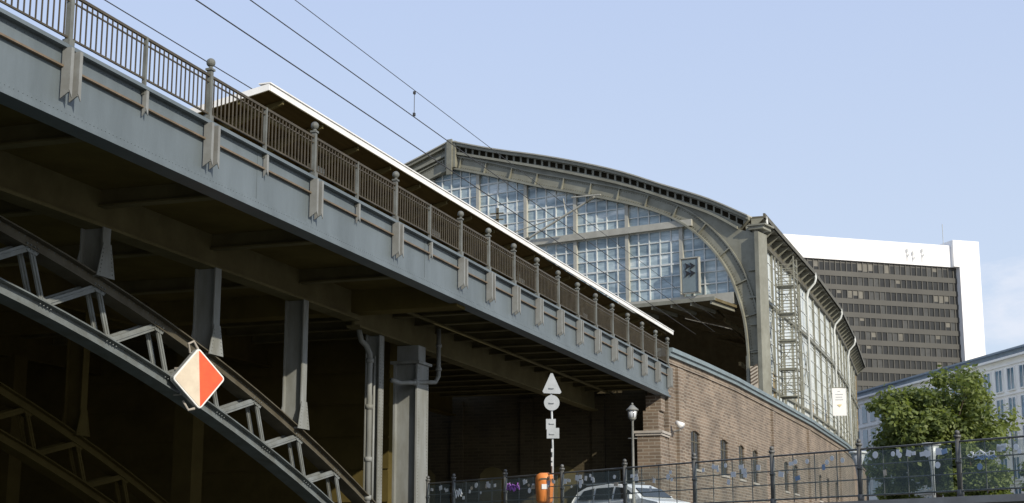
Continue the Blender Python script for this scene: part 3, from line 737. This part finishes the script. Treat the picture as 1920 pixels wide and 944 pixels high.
# diamond navigation sign
ns=Thing('navigation_sign','red and cream diamond navigation board hanging on the bridge arch','navigation sign',(-21.3,36.6,5))
nN=Vector((.89,-.45,0)).normalized();nT=Vector((.45,.89,0)).normalized();c=Vector((-21.2,36.45,5.0))
tilt=Matrix.Rotation(math.radians(4),3,nN)
def dia(h,o,rc=.1):
    P=[]
    for k in range(4):
        a=math.pi/2*k
        for s in (-2,-1,0,1,2):
            ang=a+s*math.radians(22);ctr=(h-rc*1.414)
            P.append(c+nN*o+tilt@((nT*math.cos(a)+Vector((0,0,1))*math.sin(a))*ctr+(nT*math.cos(ang)+Vector((0,0,1))*math.sin(ang))*rc))
    return P
mb=MB();mb.prism(dia(.84,0),tuple(nN*-.16));ns.part('sign_box',mb,'galv')
mb=MB();mb.prism(dia(.825,.012),tuple(nN*-.012));ns.part('white_border',mb,'white')
D=dia(.77,.018,.06)
def half(sgn):
    zt=tilt@Vector((0,0,1));top=c+nN*.018+zt*.75;bot=c+nN*.018-zt*.75
    P=[p for p in D if (p-c).dot(tilt@nT)*sgn>.04]
    P.sort(key=lambda p:-(p-c).dot(zt));return [top]+P+[bot]
mb=MB();mb.prism(half(1),tuple(nN*.006));ns.part('red_half',mb,'red')
mb=MB();mb.prism(half(-1),tuple(nN*.006));ns.part('cream_half',mb,'cream')
mb=MB();mb.tube([c+Vector((-.25,-.1,.7)),c+Vector((-.22,-.25,.92)),c+Vector((-.15,-.1,1.0)),c+Vector((-.08,.02,.8))],.035,8);ns.part('hanging_hook',mb,'stone')
mb=MB();mb.tube([c+Vector((-.4,-.1,-.6)),c+Vector((-.2,-.15,-.85)),c+Vector((-.1,0,-.8))],.035,8);ns.part('hanging_hook',mb,'stone')
for dz in (.3,-.4): mb=MB();mb.beam(c+Vector((-.75,0,dz)),c+Vector((-.15,0,dz)),.06,.06);ns.part('mounting_arm',mb,'stone')
# ------------------------------------------------------------------ parked car
car=Thing('parked_car','white estate car parked on the street behind the fence','car',(-13.2,52,STREET))
F=Vector((.88,-.475,0)).normalized();R=Vector((-F.y,F.x,0));C=Vector((-13.25,52.2,STREET))
def CP(x,y,z): return C+F*x*.96+R*y+Vector((0,0,z*.98))
prof=[(-2.25,.45),(-2.3,.75),(-2.22,.98),(-2.05,1.28),(-1.7,1.44),(-.6,1.52),(.25,1.47),(.62,1.33),(1.15,.98),(1.9,.84),(2.2,.66),(2.28,.45),(2.2,.25),(-2.15,.25)]
def hw(z): return .88 if z<.95 else .88-(z-.95)*.42
mb=MB();n=len(prof)
rows=[[CP(x,s*hw(z)*w,z) for x,z in prof] for s,w in ((-1,1),(-1,.86),(1,.86),(1,1))]
vs=[]
for j,r in enumerate(rows):
    for p in r: vs.append(p+Vector((0,0,.03 if j in(1,2) else 0)))
mb.add(vs,[(j*n+i,j*n+(i+1)%n,(j+1)*n+(i+1)%n,(j+1)*n+i) for j in range(3) for i in range(n)]+[tuple(range(n)),tuple(range(3*n,4*n))[::-1]])
car.part('body',mb,'carwhite')
for s in (-1,1):
    for P in ([(-1.95,1.0),(-1.75,1.33),(-1.25,1.40),(-1.2,1.0)],[(-1.12,1.0),(-1.15,1.40),(-.3,1.42),(-.25,1.0)],[(-.17,1.0),(-.2,1.42),(.22,1.38),(.5,1.27),(.92,1.0)]):
        mb=MB();mb.prism([CP(x,s*(hw(z)+.004),z) for x,z in P],tuple(R*s*.006));car.part('side_window',mb,'carglass')
    mb=MB();mb.ob(CP(.75,s*.98,1.05),F*.06,R*.1,Z(.07));car.part('wing_mirror',mb,'carwhite')
    mb=MB();mb.ob(CP(2.12,s*.62,.72),F*.12,R*.17,Z(.07));car.part('headlight',mb,'lens')
    mb=MB();mb.tube([CP(-1.8,s*.55,1.55),CP(0,s*.55,1.60)],.02,6);car.part('roof_rail',mb,'galv')
    for x in (-1.4,1.4):
        mb=MB();mb.tube([CP(x,s*.7,.32),CP(x,s*.9,.32)],.32,24);w=car.part('wheel',mb,'tyre')
        mb=MB();mb.tube([CP(x,s*.9,.32),CP(x,s*.91,.32)],.2,20);car.part('rim',mb,'galv',w)
mb=MB();mb.prism([CP(.68,-.62,1.335),CP(.68,.62,1.335),CP(1.13,.7,1.025),CP(1.13,-.7,1.025)],(.02*F.x,.02*F.y,.03));car.part('windscreen',mb,'carglass')
# ------------------------------------------------------------------ trees
def tree(name,label,base,H,crown_c,crown_r,nclump,per,seed,leafs=.14):
    rnd=random.Random(seed);t=Thing(name,label,'tree',base)
    b=Vector(base);cc=Vector(crown_c)
    mb=MB();top=Vector((b.x,b.y,cc.z));mb.tube([b,b+Vector((.05,0,.8)),b+Vector((-.05,.05,(cc.z-b.z)*.55)),top],[.2,.15,.12,.06],10)
    cl=[]
    for i in range(nclump):
        while True:
            v=Vector((rnd.uniform(-1,1),rnd.uniform(-1,1),rnd.uniform(-1,1)))
            if .35<v.length<1: break
        v*= .82+.25*math.sin(v.x*5+seed)*math.cos(v.z*4)
        p=cc+Vector((v.x*crown_r[0],v.y*crown_r[1],v.z*crown_r[2]));cl.append(p)
    for p in cl[::3]:
        st=Vector((b.x,b.y,b.z+(cc.z-b.z)*rnd.uniform(.4,.95)));mid=st.lerp(p,.5)+Vector((0,0,-.15));mb.tube([st,mid,p],[.06,.035,.01],6,False)
    t.part('trunk',mb,'bark',smooth=True)
    mb=MB()
    for p in cl:
        rr=rnd.uniform(.32,.62)*crown_r[0]/3.1;dark=rnd.random()<.35
        for k in range(per):
            u=Vector((rnd.gauss(0,1),rnd.gauss(0,1),rnd.gauss(0,.8)));u=u.normalized()*rr*rnd.uniform(.35,1.15);q=p+u
            a=Vector((rnd.gauss(0,1),rnd.gauss(0,1),rnd.gauss(-.3,.6))).normalized();n_=(u.normalized()+Vector((rnd.gauss(0,.5),rnd.gauss(0,.5),.6))).normalized();sd_=a.cross(n_)
            if sd_.length<.1: continue
            sd_.normalize();L=leafs*rnd.uniform(.7,1.5);mb.cur=1 if (dark and rnd.random()<.8) or rnd.random()<.1 else 0
            mb.add([q,q+a*L*.5+sd_*L*.32,q+a*L,q+a*L*.5-sd_*L*.32],[(0,1,2,3)])
    me=bpy.data.meshes.new('crown');me.from_pydata([tuple(Vector(v)-b) for v in mb.v],[],mb.f)
    me.materials.append(M['leaf']);me.materials.append(M['leafdark'])
    me.polygons.foreach_set('material_index',mb.mi)
    o=bpy.data.objects.new('crown',me);COL.objects.link(o);o.parent=t.e
tree('street_tree','leafy green chestnut tree growing beside the quay street',(-4.3,72,STREET),8.8,(-4.25,72,6.1),(3.55,3.2,2.85),220,130,3,.21)
tree('small_tree','low leafy green tree behind the quay fence',(-6.3,74,STREET),5,(-6.2,74,3.9),(1.6,1.6,1.7),50,120,9,.17)
tree('small_tree','low leafy green tree behind the quay fence',(-2.6,70,STREET),5,(-2.4,70,3.7),(2.0,1.6,1.7),60,120,19,.17)
tree('small_tree','low leafy green tree behind the quay fence',(.3,58,STREET),4,(.35,58,3.2),(1.1,1.2,1.2),50,120,12,.13)
# ------------------------------------------------------------------ office tower
U=Vector((.806,.592,0));N=Vector((.592,-.806,0));A=Vector((-52,347.8,0))
ot=Thing('office_tower','dark brown high rise office slab with white end wall','office building',(-33,362,0))
def TP(u,z,o=0): return A+U*u+N*o+Vector((0,0,z))
def tbox(mb,u0,u1,z0,z1,o0,o1):
    mb.prism([TP(u0,z0,o0),TP(u1,z0,o0),TP(u1,z1,o0),TP(u0,z1,o0)],tuple(N*(o1-o0)))
mb=MB();tbox(mb,-45,45.0,0,69.8,-16,0);ot.part('facade',mb,'brown')
mb=MB();tbox(mb,-45,43.5,69.8,75.0,-16,.6);tbox(mb,45.0,50.6,0,69.8,-18,1.6);tbox(mb,43.5,50.6,69.8,76.2,-18,1.6);ot.part('white_frame',mb,'offwhite')
rnd=random.Random(3);z=69.2
while z>8:
    mb=MB();u=-44
    while u<43.6:
        r=rnd.random();mb.cur=0 if r<.66 else (2 if r<.87 else 1);hb=1.95 if r<.87 else rnd.uniform(.6,1.9)
        q=[TP(u+.03,z-1.95,.03),TP(u+1.38,z-1.95,.03),TP(u+1.38,z,.03),TP(u+.03,z,.03)]
        if mb.cur==1:
            mb.add([TP(u+.03,z-hb,.03),TP(u+1.38,z-hb,.03),q[2],q[3]],[(0,1,2,3)]);mb.cur=0
            mb.add([q[0],q[1],TP(u+1.38,z-hb,.03),TP(u+.03,z-hb,.03)],[(0,1,2,3)])
        else: mb.add(q,[(0,1,2,3)])
        u+=1.42
    ot.part('window_band',mb,['win_a','win_b','win_c'])
    z-=3.15
u=-44
mb=MB()
while u<44.8: tbox(mb,u-.11,u+.11,8,69.8,0,.2);u+=1.42*1
ot.part('mullions',mb,'brown')
mb=MB();z=69.2
while z>8: tbox(mb,-45,44.95,z-3.15,z-1.95,0,.25);z-=3.15
ot.part('spandrels',mb,'brown')
mb=MB();mb.tube([TP(42.6,75,-1),TP(42.6,80.5,-1)],.09,6);ot.part('roof_mast',mb,'galv')
for u,z1 in ((-2.5,73.0),(-1.7,73.0),(31.5,73.6),(33,73.0),(35.5,73.8)):
    mb=MB();mb.tube([TP(u,70.5,.8),TP(u,z1,.8)],.05,6);mb.ob(TP(u,z1-.5,1.0),U*.10,N*.1,Z(.4));mb.ob(TP(u+.3,z1-1.6,1.0),U*.10,N*.1,Z(.25));ot.part('antenna',mb,'galv')
# ------------------------------------------------------------------ pale office building
U2=Vector((.477,-.879,0)).normalized();N2=Vector((-.879,-.477,0)).normalized();A2=Vector((-26,224,0))
ob_=Thing('office_block','pale stone office block with rows of blue windows','office building',(-7,190,STREET))
def RP(u,z,o=0): return A2+U2*u+N2*o+Vector((0,0,z))
def rbox(mb,u0,u1,z0,z1,o0,o1): mb.prism([RP(u0,z0,o0),RP(u1,z0,o0),RP(u1,z1,o0),RP(u0,z1,o0)],tuple(N2*(o1-o0)))
mb=MB();rbox(mb,0,82,STREET,23.0,-15,0)
for k in range(7): rbox(mb,0,82,22.3-3.3*k,22.50-3.3*k,.0,.12)
ob_.part('facade',mb,'facade')
mb=MB();rbox(mb,-.5,82.5,23.0,23.25,-15,.5);ob_.part('cornice',mb,'facade')
mb=MB();rbox(mb,.3,81,23.25,24.0,-14,-.5);rbox(mb,0,82,24.0,24.2,-15,-.1);ob_.part('roof',mb,'slate')
rest=MB()
for k in range(7):
    zb=22.1-3.3*k-2.5
    for j in range(29):
        u=1.3+2.8*j
        tgt=MB() if (j>=9 and j<27 and k<5) else rest
        tgt.prism([RP(u,zb,.02),RP(u+1.6,zb,.02),RP(u+1.6,zb+2.35,.02),RP(u,zb+2.35,.02)],tuple(N2*.03))
        if tgt is not rest:
            w=ob_.part('window',tgt,'bluewin');f2=MB()
            rbox(f2,u+.76,u+.84,zb,zb+2.35,.05,.12);rbox(f2,u-.1,u,zb-.1,zb+2.45,.0,.16);rbox(f2,u+1.6,u+1.7,zb-.1,zb+2.45,.0,.16);rbox(f2,u-.1,u+1.7,zb-.2,zb-.1,.0,.2)
            ob_.part('window_frame',f2,'facade',w)
ob_.part('windows_remaining',rest,'bluewin',stuff=True)
# ------------------------------------------------------------------ camera, light, world
cam=bpy.data.cameras.new('camera');co=bpy.data.objects.new('camera',cam);COL.objects.link(co);S.camera=co
cam.sensor_width=36;cam.lens=2900/1920*36;cam.clip_end=9000;cam.clip_start=.1
p=math.atan(595/2900);co.location=(0,0,0);co.rotation_euler=(math.pi/2+p,0,math.radians(18.7))
sun=bpy.data.lights.new('sun','SUN');sun.energy=4.6;sun.angle=math.radians(.5);sun.color=(1,.92,.79)
so_=bpy.data.objects.new('sun',sun);COL.objects.link(so_)
dirv=Vector((.8,-.5,.5)).normalized();so_.rotation_euler=dirv.to_track_quat('Z','Y').to_euler();so_.location=(60,-40,60)
w=bpy.data.worlds.new('World');S.world=w;w.use_nodes=True;nt=w.node_tree;bg=nt.nodes['Background']
sk=nd(nt,'ShaderNodeTexSky',sky_type='NISHITA');sk.sun_disc=False;sk.sun_elevation=math.asin(dirv.z);sk.sun_rotation=math.atan2(.8,-.5);sk.air_density=1.0;sk.dust_density=1.5;sk.ozone_density=1.5
tc=nd(nt,'ShaderNodeTexCoord');sep=nd(nt,'ShaderNodeSeparateXYZ');nt.links.new(tc.outputs['Generated'],sep.inputs[0])
hr=nd(nt,'ShaderNodeMapRange');hr.inputs[1].default_value=.08;hr.inputs[2].default_value=.42;nt.links.new(sep.outputs[2],hr.inputs[0])
hc=nd(nt,'ShaderNodeMix',data_type='RGBA');hc.inputs[6].default_value=(5.9,6.8,8.1,1);hc.inputs[7].default_value=(4.6,5.6,8.0,1);nt.links.new(hr.outputs[0],hc.inputs[0])
hz=nd(nt,'ShaderNodeMix',data_type='RGBA');hz.inputs[0].default_value=.82;nt.links.new(hc.outputs[2],hz.inputs[7])
nt.links.new(sk.outputs[0],hz.inputs[6])
mp=nd(nt,'ShaderNodeMapping');mp.inputs['Scale'].default_value=(1,1,2.6);nt.links.new(tc.outputs['Generated'],mp.inputs[0])
nz=nd(nt,'ShaderNodeTexNoise');nz.inputs['Scale'].default_value=14;nz.inputs['Detail'].default_value=7;nz.inputs['Roughness'].default_value=.6;nt.links.new(mp.outputs[0],nz.inputs[0])
dd=nd(nt,'ShaderNodeVectorMath',operation='DISTANCE');dd.inputs[1].default_value=(-.002,.987,.155);nt.links.new(tc.outputs['Generated'],dd.inputs[0])
mr_=nd(nt,'ShaderNodeMapRange');mr_.inputs[1].default_value=.015;mr_.inputs[2].default_value=.06;mr_.inputs[3].default_value=.32;mr_.inputs[4].default_value=-.25;nt.links.new(dd.outputs['Value'],mr_.inputs[0])
ad=nd(nt,'ShaderNodeMath',operation='ADD');nt.links.new(nz.outputs['Fac'],ad.inputs[0]);nt.links.new(mr_.outputs[0],ad.inputs[1])
cr=nd(nt,'ShaderNodeValToRGB');cr.color_ramp.elements[0].position=.58;cr.color_ramp.elements[0].color=(0,0,0,1);cr.color_ramp.elements[1].position=.82;cr.color_ramp.elements[1].color=(.6,.6,.6,1);nt.links.new(ad.outputs[0],cr.inputs[0])
cm=nd(nt,'ShaderNodeMix',data_type='RGBA');cm.inputs[7].default_value=(7.3,7.5,8.2,1);nt.links.new(cr.outputs[0],cm.inputs[0]);nt.links.new(hz.outputs[2],cm.inputs[6])
nt.links.new(cm.outputs[2],bg.inputs[0]);bg.inputs[1].default_value=.12
S.view_settings.view_transform='Standard';S.view_settings.look='None';S.view_settings.exposure=0
